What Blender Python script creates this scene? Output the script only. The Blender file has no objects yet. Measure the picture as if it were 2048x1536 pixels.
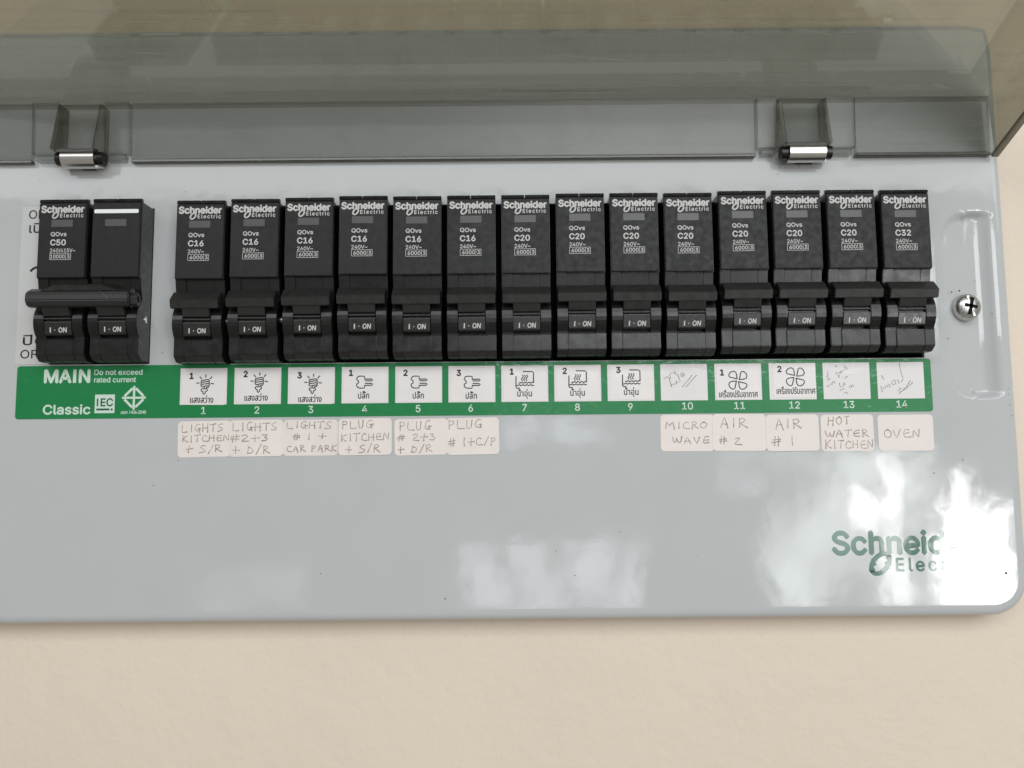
import bpy, bmesh, math, random, os
from mathutils import Matrix, Vector
R = math.radians
sc = bpy.context.scene
COL = sc.collection
MM = 0.001
random.seed(7)

# ------------------------------------------------------------------ camera
cam = bpy.data.cameras.new("camera")
cam.sensor_width = 36.0
cam.lens = 36.0 * 1656.0 / 2048.0
cam.clip_start = 0.01
cam.clip_end = 50.0
co = bpy.data.objects.new("camera", cam)
COL.objects.link(co)
co.matrix_world = (Matrix.Translation((0, -0.275, 0)) @ Matrix.Rotation(R(90 + 5.6), 4, 'X')
                   @ Matrix.Rotation(R(-0.5), 4, 'Z'))
cam.dof.use_dof = True
cam.dof.focus_distance = 0.268
cam.dof.aperture_fstop = 9.0
sc.camera = co
sc.cycles.transparent_max_bounces = 64
sc.cycles.max_bounces = 16

# ------------------------------------------------------------------ world and lamps
sc.view_settings.view_transform = 'Standard'
sc.view_settings.look = 'None'
sc.view_settings.gamma = 1.0
sc.view_settings.exposure = 0.06
w = bpy.data.worlds.new("World")
sc.world = w
w.use_nodes = True
bg = w.node_tree.nodes['Background']
bg.inputs[0].default_value = (1.0, 0.96, 0.90, 1)
bg.inputs[1].default_value = 0.27


def area(name, x, y, z, sx, sz, power_radiance, color, noise=None):
    """a lamp facing the wall, size sx x sz metres, of the given radiance"""
    l = bpy.data.lights.new(name, 'AREA')
    l.shape = 'RECTANGLE'
    l.size = sx
    l.size_y = sz
    l.color = color
    l.energy = power_radiance * math.pi * sx * sz
    o = bpy.data.objects.new(name, l)
    o.location = (x, y, z)
    o.rotation_euler = (R(90), 0, 0)
    COL.objects.link(o)
    if noise:
        # daylight through foliage and curtains: an uneven opening
        scale, lo, hi, mn, mx, stretch = noise
        l.use_nodes = True
        nt = l.node_tree
        em = nt.nodes['Emission']
        geo = nt.nodes.new('ShaderNodeNewGeometry')
        mp = nt.nodes.new('ShaderNodeMapping')
        mp.inputs['Scale'].default_value = (sx * stretch, sz, 1)
        mp.inputs['Location'].default_value = (x * 3.1, z * 1.7, 0)
        nz = nt.nodes.new('ShaderNodeTexNoise')
        nz.inputs['Scale'].default_value = scale
        nz.inputs['Detail'].default_value = 5
        mr = nt.nodes.new('ShaderNodeMapRange')
        mr.inputs[1].default_value = lo
        mr.inputs[2].default_value = hi
        mr.inputs[3].default_value = mn
        mr.inputs[4].default_value = mx
        nt.links.new(geo.outputs['Parametric'], mp.inputs['Vector'])
        nt.links.new(mp.outputs[0], nz.inputs['Vector'])
        nt.links.new(nz.outputs['Fac'], mr.inputs[0])
        sp_ = nt.nodes.new('ShaderNodeSeparateXYZ')
        nt.links.new(geo.outputs['Parametric'], sp_.inputs[0])

        def mth(op, a, b=None, c=None):
            n = nt.nodes.new('ShaderNodeMath')
            n.operation = op
            for i_, q in enumerate((a, b, c)):
                if q is None:
                    continue
                if isinstance(q, (int, float)):
                    n.inputs[i_].default_value = q
                else:
                    nt.links.new(q, n.inputs[i_])
            return n.outputs[0]
        fx = mth('MULTIPLY', mth('SUBTRACT', 0.5, mth('ABSOLUTE', mth('SUBTRACT', sp_.outputs[0], 0.5))), sx)
        fz = mth('MULTIPLY', mth('SUBTRACT', 0.5, mth('ABSOLUTE', mth('SUBTRACT', sp_.outputs[1], 0.5))), sz)
        nz2 = nt.nodes.new('ShaderNodeTexNoise')
        nz2.inputs['Scale'].default_value = 14
        nz2.inputs['Detail'].default_value = 4
        nt.links.new(mp.outputs[0], nz2.inputs['Vector'])
        dist_ = mth('ADD', mth('MINIMUM', fx, fz), mth('MULTIPLY', mth('SUBTRACT', nz2.outputs['Fac'], 0.54), 0.22 * min(1, min(sx, sz) * 3)))
        mk = nt.nodes.new('ShaderNodeMapRange')
        mk.interpolation_type = 'SMOOTHSTEP'
        mk.inputs[1].default_value = 0.0
        mk.inputs[2].default_value = 0.022
        nt.links.new(dist_, mk.inputs[0])
        nt.links.new(mth('MULTIPLY', mr.outputs[0], mk.outputs[0]), em.inputs['Strength'])
    return o


# openings of the room behind the photographer (the bright shapes mirrored in the paint)
K = 10.09     # how far outside the panel plane the openings' plane lies, seen from the lens


def opening(name, px0, px1, pz0, pz1, rad, color, noise=None):
    area(name, (px0 + px1) / 2 * K * MM, -2.5, (pz0 + pz1) / 2 * K * MM, (px1 - px0) * K * MM, (pz1 - pz0) * K * MM, rad, color, noise)


opening("window_lamp_bright", 136, 165, -49, -14, 27, (1, 0.995, 0.985), (5, 0.1, 0.3, 0.5, 1.0, 1))
opening("window_lamp_upper", 142.5, 153, -19, -1, 16, (1, 0.985, 0.98), (5, 0.1, 0.3, 0.5, 1.0, 1))
opening("window_lamp_narrow", 120, 129.5, -49, 5, 17, (1, 1, 0.985), (7, 0.3, 0.5, 0.35, 1.0, 1))
opening("window_lamp_block", 109, 123, -22, -8, 15, (1, 1, 0.985), (5, 0.1, 0.3, 0.5, 1.0, 1))
opening("garden_lamp", 82, 140, -49, 5, 6.0, (0.93, 1, 0.98), (3, 0.38, 0.62, 0.12, 1.25, 1))
opening("garden_lamp_side", 66, 86, -12, 6, 3.4, (0.90, 0.96, 1), (6, 0.38, 0.6, 0.0, 1.2, 1))
opening("doorway_lamp", -17.5, 43.5, -48.5, -23.5, 3.6, (0.92, 0.96, 1), (6, 0.35, 0.65, 0.1, 1.5, 2))
opening("doorway_lamp_left", -17, -9, -44, -25, 11, (1, 1, 1), (9, 0.4, 0.55, 0.1, 1.2, 1))
opening("doorway_lamp_right", 30, 39, -46, -25, 14, (1, 1, 1), (9, 0.35, 0.5, 0.3, 1.2, 1))
opening("side_glow_lamp", -103, -66, -49, -31, 1.3, (0.95, 0.98, 1), (5, 0.35, 0.6, 0.2, 1.1, 1))
opening("transom_lamp", -4, 35, 5.5, 16, 3.6, (0.88, 0.94, 1), (6, 0.38, 0.6, 0.1, 1.3, 2))
area("room_lamp", 0.30, -0.9, 0.235, 0.62, 0.15, 6.6, (0.97, 0.985, 1.0))
area("ceiling_glow_lamp", 0.3, -1.9, 1.18, 3.8, 0.90, 3.0, (0.92, 0.97, 1.0))


# ------------------------------------------------------------------ materials
def mat(name, color, rough=0.5, spec=0.5, metal=0.0, bump=None, mottle=None, coat=0.0, coatr=0.05, bump2=None):
    m = bpy.data.materials.new(name)
    m.use_nodes = True
    nt = m.node_tree
    p = nt.nodes['Principled BSDF']
    p.inputs['Base Color'].default_value = (*color, 1)
    p.inputs['Roughness'].default_value = rough
    p.inputs['Specular IOR Level'].default_value = spec
    p.inputs['Metallic'].default_value = metal
    p.inputs['Coat Weight'].default_value = coat
    p.inputs['Coat Roughness'].default_value = coatr
    tc0 = nt.nodes.new('ShaderNodeTexCoord')
    oi = nt.nodes.new('ShaderNodeObjectInfo')
    sh = nt.nodes.new('ShaderNodeVectorMath')
    sh.operation = 'SCALE'
    sh.inputs[0].default_value = (0.7, 0.3, 0.5)
    nt.links.new(oi.outputs['Random'], sh.inputs['Scale'])
    tc = nt.nodes.new('ShaderNodeVectorMath')
    tc.operation = 'ADD'
    nt.links.new(tc0.outputs['Object'], tc.inputs[0])
    nt.links.new(sh.outputs[0], tc.inputs[1])
    last = None
    for b in (bump, bump2):
        if b:
            sca, dist, det = b
            nz = nt.nodes.new('ShaderNodeTexNoise')
            nz.inputs['Scale'].default_value = sca
            nz.inputs['Detail'].default_value = det
            bp = nt.nodes.new('ShaderNodeBump')
            bp.inputs['Distance'].default_value = dist
            bp.inputs['Strength'].default_value = 1.0
            nt.links.new(tc.outputs[0], nz.inputs['Vector'])
            nt.links.new(nz.outputs['Fac'], bp.inputs['Height'])
            if last:
                nt.links.new(last.outputs[0], bp.inputs['Normal'])
            last = bp
    if last:
        nt.links.new(last.outputs[0], p.inputs['Normal'])
        if coat:
            nt.links.new(last.outputs[0], p.inputs['Coat Normal'])
    if mottle:
        sca, amt = mottle
        nz = nt.nodes.new('ShaderNodeTexNoise')
        nz.inputs['Scale'].default_value = sca
        nz.inputs['Detail'].default_value = 4
        cr = nt.nodes.new('ShaderNodeMapRange')
        cr.inputs[1].default_value = 0.3
        cr.inputs[2].default_value = 0.7
        cr.inputs[3].default_value = 1 - amt
        cr.inputs[4].default_value = 1 + amt
        mx = nt.nodes.new('ShaderNodeVectorMath')
        mx.operation = 'SCALE'
        mx.inputs[0].default_value = color
        nt.links.new(tc.outputs[0], nz.inputs['Vector'])
        nt.links.new(nz.outputs['Fac'], cr.inputs[0])
        nt.links.new(cr.outputs[0], mx.inputs['Scale'])
        nt.links.new(mx.outputs[0], p.inputs['Base Color'])
        # grime changes the gloss a little too
        rr = nt.nodes.new('ShaderNodeMapRange')
        rr.inputs[1].default_value = 0.3
        rr.inputs[2].default_value = 0.7
        rr.inputs[3].default_value = max(0.02, rough * 0.8)
        rr.inputs[4].default_value = rough * 1.25
        nt.links.new(nz.outputs['Fac'], rr.inputs[0])
        nt.links.new(rr.outputs[0], p.inputs['Roughness'])
    return m


M = {}
M['paint'] = mat('enamel_paint', (0.50, 0.514, 0.514), 0.06, 0.5, bump=(220, 0.000013, 3), bump2=(55, 0.00007, 2), mottle=(60, 0.012))
M['wall'] = mat('wall_paint', (0.75, 0.645, 0.535), 0.6, 0.3, bump=(380, 0.0002, 5), bump2=(90, 0.0006, 3), mottle=(9, 0.03))
M['black'] = mat('black_plastic', (0.009, 0.009, 0.0087), 0.27, 0.42, bump=(2500, 0.00001, 2), mottle=(300, 0.12))
M['plate'] = mat('black_label_plate', (0.0115, 0.0115, 0.011), 0.5, 0.33, bump=(3500, 0.000012, 2), mottle=(500, 0.10))
M['handle'] = mat('charcoal_plastic', (0.020, 0.020, 0.0193), 0.34, 0.5, bump=(2500, 0.00001, 2), mottle=(400, 0.10))
M['drum'] = mat('charcoal_drum', (0.021, 0.021, 0.020), 0.28, 0.5, bump=(1800, 0.00002, 2), mottle=(700, 0.15))
M['dark'] = mat('dark_interior', (0.006, 0.006, 0.006), 0.8, 0.2)
M['window'] = mat('grey_lens', (0.06, 0.06, 0.057), 0.3, 0.5)
M['print'] = mat('white_print', (0.56, 0.56, 0.54), 0.5, 0.3)
M['bar'] = mat('white_bar', (0.85, 0.86, 0.85), 0.45, 0.3)
M['green'] = mat('green_film', (0.007, 0.20, 0.058), 0.35, 0.3, coat=0.4, coatr=0.06, bump=(150, 0.00025, 4), bump2=(35, 0.0004, 2))
M['greenlogo'] = mat('green_ink', (0.02, 0.12, 0.07), 0.05, 0.5, bump=(220, 0.000013, 3), bump2=(55, 0.00007, 2))
M['strippr'] = mat('pale_print', (0.60, 0.72, 0.62), 0.35, 0.4)
M['card'] = mat('white_card', (0.74, 0.71, 0.70), 0.4, 0.4, coat=0.35, coatr=0.1, bump=(150, 0.00015, 3), mottle=(200, 0.02))
M['card2'] = mat('clear_sticker', (0.78, 0.74, 0.725), 0.35, 0.4, coat=0.4, coatr=0.1, bump=(150, 0.00015, 3), mottle=(200, 0.02))
M['paper'] = mat('cream_sticker', (0.80, 0.73, 0.685), 0.5, 0.35, mottle=(120, 0.04), bump=(900, 0.00002, 3))
M['ink'] = mat('black_ink', (0.018, 0.016, 0.016), 0.4, 0.3)
M['pencil'] = mat('faded_ink', (0.37, 0.30, 0.265), 0.6, 0.2, mottle=(900, 0.45))
M['graphite'] = mat('graphite', (0.15, 0.145, 0.14), 0.6, 0.2, mottle=(1500, 0.5))
M['steel'] = mat('spring_steel', (0.72, 0.70, 0.66), 0.28, 0.5, metal=1.0, bump=(900, 0.00001, 2))
M['screw'] = mat('screw_steel', (0.60, 0.59, 0.57), 0.32, 0.5, metal=1.0, bump=(1500, 0.00003, 3), mottle=(1200, 0.15))
M['whites'] = mat('white_vinyl', (0.56, 0.56, 0.55), 0.3, 0.4)
M['scratch_and_glint'] = mat('scuffed_plastic_and_glint', (0.45, 0.44, 0.38), 0.4, 0.5)  # scratch colour, shared by the highlight painted along the lid fold
M['dustm'] = mat('pale_dust', (0.16, 0.155, 0.145), 0.9, 0.1)
M['speck'] = mat('dirt', (0.05, 0.045, 0.04), 0.8, 0.1)


def smoke_mat(name, tint, rough=0.03, haze=0.02, f0=0.075):
    """smoked clear plastic: tinted see-through + Fresnel mirror + faint scratched haze"""
    m = bpy.data.materials.new(name)
    m.use_nodes = True
    nt = m.node_tree
    nt.nodes.remove(nt.nodes['Principled BSDF'])
    out = nt.nodes['Material Output']
    tr = nt.nodes.new('ShaderNodeBsdfTransparent')
    tr.inputs[0].default_value = (*tint, 1)
    gl = nt.nodes.new('ShaderNodeBsdfGlossy')
    gl.inputs['Roughness'].default_value = rough
    gl.inputs['Color'].default_value = (0.9, 0.9, 0.88, 1)
    lw = nt.nodes.new('ShaderNodeLayerWeight')
    lw.inputs['Blend'].default_value = 0.5
    pw = nt.nodes.new('ShaderNodeMath')
    pw.operation = 'POWER'
    pw.inputs[1].default_value = 5.0
    fr = nt.nodes.new('ShaderNodeMath')
    fr.operation = 'MULTIPLY_ADD'
    fr.inputs[1].default_value = 0.92
    fr.inputs[2].default_value = f0
    nt.links.new(lw.outputs['Facing'], pw.inputs[0])
    nt.links.new(pw.outputs[0], fr.inputs[0])
    df = nt.nodes.new('ShaderNodeBsdfDiffuse')
    df.inputs[0].default_value = (0.30, 0.29, 0.24, 1)
    tc = nt.nodes.new('ShaderNodeTexCoord')
    mp = nt.nodes.new('ShaderNodeMapping')
    mp.inputs['Rotation'].default_value = (0, R(4), 0)
    mp.inputs['Scale'].default_value = (9, 500, 420)
    nz = nt.nodes.new('ShaderNodeTexNoise')
    nz.inputs['Scale'].default_value = 1.0
    nz.inputs['Detail'].default_value = 4
    mr = nt.nodes.new('ShaderNodeMapRange')
    mr.inputs[1].default_value = 0.56
    mr.inputs[2].default_value = 0.80
    mr.inputs[3].default_value = haze
    mr.inputs[4].default_value = haze + 0.16
    n3 = nt.nodes.new('ShaderNodeTexNoise')
    n3.inputs['Scale'].default_value = 38
    n3.inputs['Detail'].default_value = 3
    r3 = nt.nodes.new('ShaderNodeMapRange')
    r3.inputs[1].default_value = 0.55
    r3.inputs[2].default_value = 0.72
    r3.inputs[3].default_value = 0.0
    r3.inputs[4].default_value = 0.07
    ad = nt.nodes.new('ShaderNodeMath')
    nt.links.new(tc.outputs['Object'], n3.inputs['Vector'])
    nt.links.new(n3.outputs['Fac'], r3.inputs[0])
    nt.links.new(r3.outputs[0], ad.inputs[0])
    nt.links.new(mr.outputs[0], ad.inputs[1])
    m1 = nt.nodes.new('ShaderNodeMixShader')
    m2 = nt.nodes.new('ShaderNodeMixShader')
    L = nt.links.new
    L(tc.outputs['Object'], mp.inputs[0])
    L(mp.outputs[0], nz.inputs['Vector'])
    L(nz.outputs['Fac'], mr.inputs[0])
    L(ad.outputs[0], m1.inputs[0])
    L(tr.outputs[0], m1.inputs[1])
    L(df.outputs[0], m1.inputs[2])
    L(fr.outputs[0], m2.inputs[0])
    L(m1.outputs[0], m2.inputs[1])
    L(gl.outputs[0], m2.inputs[2])
    L(m2.outputs[0], out.inputs['Surface'])
    return m


M['smoke'] = smoke_mat('smoked_polycarbonate', (0.74, 0.745, 0.735), rough=0.28, f0=0.035)
M['smoke_dark'] = smoke_mat('smoked_polycarbonate_plate', (0.615, 0.615, 0.56), haze=0.035, f0=0.085)
M['smoke_edge'] = smoke_mat('smoked_edge', (0.36, 0.355, 0.32), 0.1, 0.02)
M['smoke_cheek'] = smoke_mat('smoked_polycarbonate_cheek', (0.62, 0.615, 0.57), f0=0.05)
M['smoke_fold'] = smoke_mat('smoked_polycarbonate_fold', (0.565, 0.563, 0.515), f0=0.06)


# ------------------------------------------------------------------ mesh helpers (mm; x right, o out of the panel, z up)
class G:
    def __init__(s):
        s.v = []
        s.f = []

    def add(s, vs, fs):
        n = len(s.v)
        s.v += vs
        s.f += [tuple(i + n for i in f) for f in fs]

    def box(s, x0, x1, o0, o1, z0, z1):
        s.add([(x, o, z) for x in (x0, x1) for o in (o0, o1) for z in (z0, z1)],
              [(0, 1, 3, 2), (4, 6, 7, 5), (0, 4, 5, 1), (2, 3, 7, 6), (0, 2, 6, 4), (1, 5, 7, 3)])

    def prism(s, x0, x1, prof):
        """prof: list of (o,z); extruded along x"""
        n = len(prof)
        vs = [(x0, o, z) for o, z in prof] + [(x1, o, z) for o, z in prof]
        fs = [tuple(range(n)), tuple(range(2 * n - 1, n - 1, -1))]
        fs += [(i, (i + 1) % n + 0, (i + 1) % n + n, i + n) for i in range(n)]
        s.add(vs, fs)

    def slab(s, pts, o0, o1):
        """outline (x,z) given thickness o0..o1"""
        n = len(pts)
        vs = [(x, o1, z) for x, z in pts] + [(x, o0, z) for x, z in pts]
        fs = [tuple(range(n)), tuple(range(2 * n - 1, n - 1, -1))]
        fs += [(i, i + n, (i + 1) % n + n, (i + 1) % n) for i in range(n)]
        s.add(vs, fs)

    def disc(s, x, z, r, o0, o1, n=14):
        s.slab([(x + r * math.cos(6.2832 * i / n), z + r * math.sin(6.2832 * i / n)) for i in range(n)], o0, o1)

    def stroke(s, pts, wd, o, closed=False, taper=False):
        """flat ribbon along a polyline"""
        if closed:
            pts = list(pts) + [pts[0]]
        n = len(pts)
        L, Rr = [], []
        for i, (x, z) in enumerate(pts):
            if closed and i in (0, n - 1):
                a, b = pts[n - 2], pts[1]
            else:
                a, b = pts[max(0, i - 1)], pts[min(n - 1, i + 1)]
            dx, dz = b[0] - a[0], b[1] - a[1]
            q = math.hypot(dx, dz) or 1
            k = wd / 2
            if taper:
                k *= 0.65 + 0.6 * abs(i / (n - 1) - 0.35)
            nx, nz = -dz / q * k, dx / q * k
            ex = (dx / q * k * 0.6 * (-1 if i == 0 else 1 if i == n - 1 else 0)) if not closed else 0
            ez = (dz / q * k * 0.6 * (-1 if i == 0 else 1 if i == n - 1 else 0)) if not closed else 0
            L.append((x + nx + ex, o, z + nz + ez))
            Rr.append((x - nx + ex, o, z - nz + ez))
        s.add(L + Rr, [(i, i + 1, i + 1 + n, i + n) for i in range(n - 1)])

    def mesh(s, name, bevel=0, seg=1, smooth=False, recalc=True):
        me = bpy.data.meshes.new(name)
        me.from_pydata([(x * MM, -o * MM, z * MM) for x, o, z in s.v], [], s.f)
        if recalc:
            bm = bmesh.new()
            bm.from_mesh(me)
            bmesh.ops.recalc_face_normals(bm, faces=bm.faces)
            if bevel:
                es = [e for e in bm.edges if len(e.link_faces) == 2 and e.calc_face_angle(0) > R(28)]
                bmesh.ops.bevel(bm, geom=es, offset=bevel * MM, segments=seg, affect='EDGES', clamp_overlap=True)
            bm.to_mesh(me)
            bm.free()
        if smooth:
            me.shade_smooth()
            try:
                me.set_sharp_from_angle(angle=R(40))
            except Exception:
                pass
        me.update()
        return me


def link(name, me, m=None, parent=None, loc=None):
    o = bpy.data.objects.new(name, me)
    COL.objects.link(o)
    if m is not None and me is not None and not me.materials:
        me.materials.append(m)
    if parent:
        o.parent = parent
    if loc:
        o.location = (loc[0] * MM, -loc[1] * MM, loc[2] * MM)
    return o


def thing(name, label, cat, loc, group=None, me=None, m=None):
    o = link(name, me, m, None, loc)
    o['label'] = label
    o['category'] = cat
    if group:
        o['group'] = group
    return o


def copy_tree(o, parent=None):
    c = o.copy()
    COL.objects.link(c)
    c.parent = parent
    for ch in list(o.children):
        copy_tree(ch, c)
    return c


def rrect(x0, x1, z0, z1, r, n=4):
    p = []
    for cx, cz, a in ((x1 - r, z1 - r, 0), (x0 + r, z1 - r, 90), (x0 + r, z0 + r, 180), (x1 - r, z0 + r, 270)):
        for i in range(n + 1):
            t = R(a + 90 * i / n)
            p.append((cx + r * math.cos(t), cz + r * math.sin(t)))
    return p


# ------------------------------------------------------------------ lettering
FONT = None
try:
    fp = os.path.join(bpy.utils.system_resource('DATAFILES', path='fonts'), 'Inter.woff2')
    if os.path.exists(fp):
        FONT = bpy.data.fonts.load(fp)
except Exception:
    FONT = None
_tc = {}


def glyphs(body, bold=0.0, spacing=1.0, res=3, shear=0.0):
    k = (body, bold, spacing, res, shear)
    if k in _tc:
        return _tc[k]
    cu = bpy.data.curves.new('t', 'FONT')
    cu.body = body
    if FONT and all(ord(c) < 0x0E00 for c in body):
        cu.font = FONT
    cu.resolution_u = res
    cu.offset = bold
    cu.space_character = spacing
    cu.shear = shear
    ob = bpy.data.objects.new('t', cu)
    COL.objects.link(ob)
    dg = bpy.context.evaluated_depsgraph_get()
    me = bpy.data.meshes.new_from_object(ob.evaluated_get(dg))
    vs = [(v.co.x, v.co.y) for v in me.vertices]
    fs = [tuple(p.vertices) for p in me.polygons]
    bpy.data.objects.remove(ob)
    bpy.data.curves.remove(cu)
    bpy.data.meshes.remove(me)
    _tc[k] = (vs, fs)
    return _tc[k]


_h = glyphs('H')
CAP = max(v[1] for v in _h[0])


def text(g, body, x0, z0, cap, o, x1=None, bold=0.0, spacing=1.0, shear=0.0, rot=0.0, bulk=0.0, align='L'):
    """flat letters: left edge x0, baseline z0, cap height; x1 stretches them to a right edge.
    bulk thickens the strokes (mm) with offset copies a hair apart"""
    vs, fs = glyphs(body, bold, spacing, 3, shear)
    if body == 'I':     # plain stem
        vs = [(0, 0), (CAP * 0.17, 0), (CAP * 0.17 + shear * CAP * .6, CAP), (shear * CAP * .6, CAP)]
        fs = [(0, 1, 2, 3)]
    mn = min(v[0] for v in vs)
    mxx = max(v[0] for v in vs)
    sz = cap / CAP
    sx = (x1 - x0) / (mxx - mn) if x1 is not None else sz
    if align == 'C':
        x0 = x0 - (mxx - mn) * sx / 2
    c, s_ = math.cos(R(rot)), math.sin(R(rot))
    offs = [(0, 0)]
    if bulk:
        offs = [(0, 0), (bulk, 0), (-bulk, 0), (0, bulk), (0, -bulk)]
    for k, (dx, dz) in enumerate(offs):
        pts = []
        for a, b in vs:
            lx, lz = (a - mn) * sx + dx, b * sz + dz
            pts.append((x0 + lx * c - lz * s_, o + 0.004 * k, z0 + lx * s_ + lz * c))
        g.add(pts, fs)


# ------------------------------------------------------------------ the wall
g = G()
g.add([(-1500, -10.5, -1500), (1500, -10.5, -1500), (1500, -10.5, 1500), (-1500, -10.5, 1500)], [(0, 1, 2, 3)])
wl = link('wall', g.mesh('wall', recalc=False), M['wall'])
wl['kind'] = 'structure'
wl['label'] = 'cream painted plaster wall behind the board'

# ------------------------------------------------------------------ the distribution board
board = thing('distribution_board', 'light grey enamelled distribution board with a raised smoked lid on the cream wall', 'fuse box', (0, 0, 50))
BZ = 50.0
PX0, PX1, PZ0, PZ1 = -205.0, 168.0, -50.0, 152.0


def axis(a, b, r, step, forced):
    s = [0, 0.12, 0.4, 0.8, 1.3, 1.9, 2.6, 3.5, 4.5, 6, 8, 10, r]
    lo = [a + t for t in s]
    hi = [b - t for t in reversed(s)]
    cuts = sorted(set([a + r, b - r] + forced))
    mid = []
    for p, q in zip(cuts[:-1], cuts[1:]):
        n = max(1, int(round((q - p) / step)))
        mid += [p + (q - p) * i / n for i in range(n)]
    mid.append(cuts[-1])
    return lo[:-1] + mid + hi[1:]


HOLES = [(-110.6, 138.1, 34.6, 88.7), (-155.1, -121.25, 34.8, 88.2)]
RC = 12.0
xs = axis(PX0, PX1, RC, 1.7, [-155.1, -121.25, -110.6, 138.1, 141.0])
zs = axis(PZ0, PZ1, RC, 1.7, [34.6, 34.8, 88.2, 88.7, 18.0, 88.0])
# finer grid across the pressed finger recess
xs = sorted(set(xs + [141 + 0.45 * i for i in range(58) if 141 + 0.45 * i < 155.9]))
zf = [z for z in zs if z < 16 or z > 90]
zs = sorted(set(zf + [16 + 0.6 * i for i in range(123)] + [34.6, 88.7, 34.8, 88.2]))
zs = [z for i, z in enumerate(zs) if i == 0 or z - zs[i - 1] > 1e-6]


def smooth(t):
    t = min(1, max(0, t))
    return t * t * (3 - 2 * t)


def recess(x, z):
    # D-shaped pocket: pressed in deepest along its right side, running out to the left
    if not (142 < x < 166 and 17 < z < 88.5):
        return 0.0
    cx0, cx1, cz0, cz1 = 144.0, 163.0, 20.6, 85.0
    rr = 16.0 if x < 155 else 2.5
    hx, hz = (cx1 - cx0) / 2, (cz1 - cz0) / 2
    mx, mz = (cx0 + cx1) / 2, (cz0 + cz1) / 2
    rr2 = min(rr, hx) if rr < 10 else 13.0
    if x < mx:
        rr2 = 9.4
    qx, qz = abs(x - mx) - hx + rr2, abs(z - mz) - hz + rr2 * (1.5 if x < mx else 1)
    if x < mx:
        qz /= 1.0
    d = math.hypot(max(qx, 0), max(qz, 0) / (1.5 if x < mx else 1)) - rr2 + min(0, max(qx, qz))
    wall_ = smooth((-d) / 2.5)
    depth = 0.6 + 2.1 * smooth((x - 143.5) / 16.0)
    return -depth * wall_


ER = 2.7
V = []
for z in zs:
    for x in xs:
        # distance to the border and rounded corners
        dx = min(x - PX0, PX1 - x)
        dz = min(z - PZ0, PZ1 - z)
        d = min(dx, dz)
        X, Z = x, z
        if dx < RC and dz < RC:
            cx = PX0 + RC if x - PX0 < RC else PX1 - RC
            cz = PZ0 + RC if z - PZ0 < RC else PZ1 - RC
            a, b = x - cx, z - cz
            m_ = max(abs(a), abs(b))
            h = math.hypot(a, b)
            if h > 0:
                X, Z = cx + a * m_ / h, cz + b * m_ / h
                if z > 100:      # the upper corners are tighter
                    X, Z = X + (x - X) * 0.6, Z + (z - Z) * 0.6
        o = 0.0
        if d < ER:
            o = -(ER - math.sqrt(max(0, ER * ER - (ER - d) ** 2))) * 0.75
        o += recess(x, z)
        V.append((X, o, Z))
nx = len(xs)
F = []
for j in range(len(zs) - 1):
    zc = (zs[j] + zs[j + 1]) / 2
    for i in range(nx - 1):
        xc = (xs[i] + xs[i + 1]) / 2
        if any(h[0] < xc < h[1] and h[2] < zc < h[3] for h in HOLES):
            continue
        F.append((j * nx + i, j * nx + i + 1, (j + 1) * nx + i + 1, (j + 1) * nx + i))
me = bpy.data.meshes.new('cover')
me.from_pydata([(x * MM, -o * MM, (z - BZ) * MM) for x, o, z in V], [], F)
bm = bmesh.new()
bm.from_mesh(me)
be = [e for e in bm.edges if len(e.link_faces) == 1]
ret = bmesh.ops.extrude_edge_only(bm, edges=be)
for v in [q for q in ret['geom'] if isinstance(q, bmesh.types.BMVert)]:
    x, z = v.co.x / MM, v.co.z / MM + BZ
    inner = any(h[0] - 1 < x < h[1] + 1 and h[2] - 1 < z < h[3] + 1 for h in HOLES)
    v.co.y = (1.6 if inner else 10.6) * MM
bmesh.ops.delete(bm, geom=[v for v in bm.verts if not v.link_faces], context='VERTS')
bm.to_mesh(me)
bm.free()
me.shade_smooth()
me.set_sharp_from_angle(angle=R(50))
link('cover', me, M['paint'], board)

g = G()
g.box(-157, 141, -10.2, -8.5, 33 - BZ, 91 - BZ)
link('inner_tray', g.mesh('inner_tray'), M['dark'], board)

# specks of dirt and paint chips
g = G()
for x, z, s in [(-22.4, -43.1, .32), (-118.5, -5.6, .22), (-111, 94, .14), (-110.6, 2.6, .16), (35, -22, .18), (160.6, -36.5, .55), (148.8, 0.5, .22), (139, -3.8, .26),
                (-161, 98.5, .14), (-128, 98, .16), (-125.4, 89.6, .12), (92.3, 100.6, .2), (91.5, 98.2, .15), (98.8, 101.0, .22), (-117.0, 38.6, .16),
                (-63, -34.6, .2), (-48, 3.9, .1), (146.5, 41, .2), (165.5, 24, .15), (165.3, 22, .15), (165.6, 18.5, .18), (166, 15, .15), (156.5, 60.5, .18),
                (151.2, 57.2, .35), (148.5, 56.8, .28), (161.7, 49.3, .18), (-72, -18, .1), (60, -30, .12), (8, 9, .12), (15, 9.5, .1), (118, -28, .12), (-140, -20, .12), (20, -36, .22), (14, -28, .18)]:
    n = 7
    g.slab([(x + s * random.uniform(.6, 1.2) * math.cos(6.283 * i / n), z - BZ + s * random.uniform(.5, 1.0) * math.sin(6.283 * i / n)) for i in range(n)], -0.1 + 0, 0.10)
sp = link('dirt_speck', g.mesh('dirt_speck'), M['speck'], board)
sp['kind'] = 'stuff'


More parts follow.
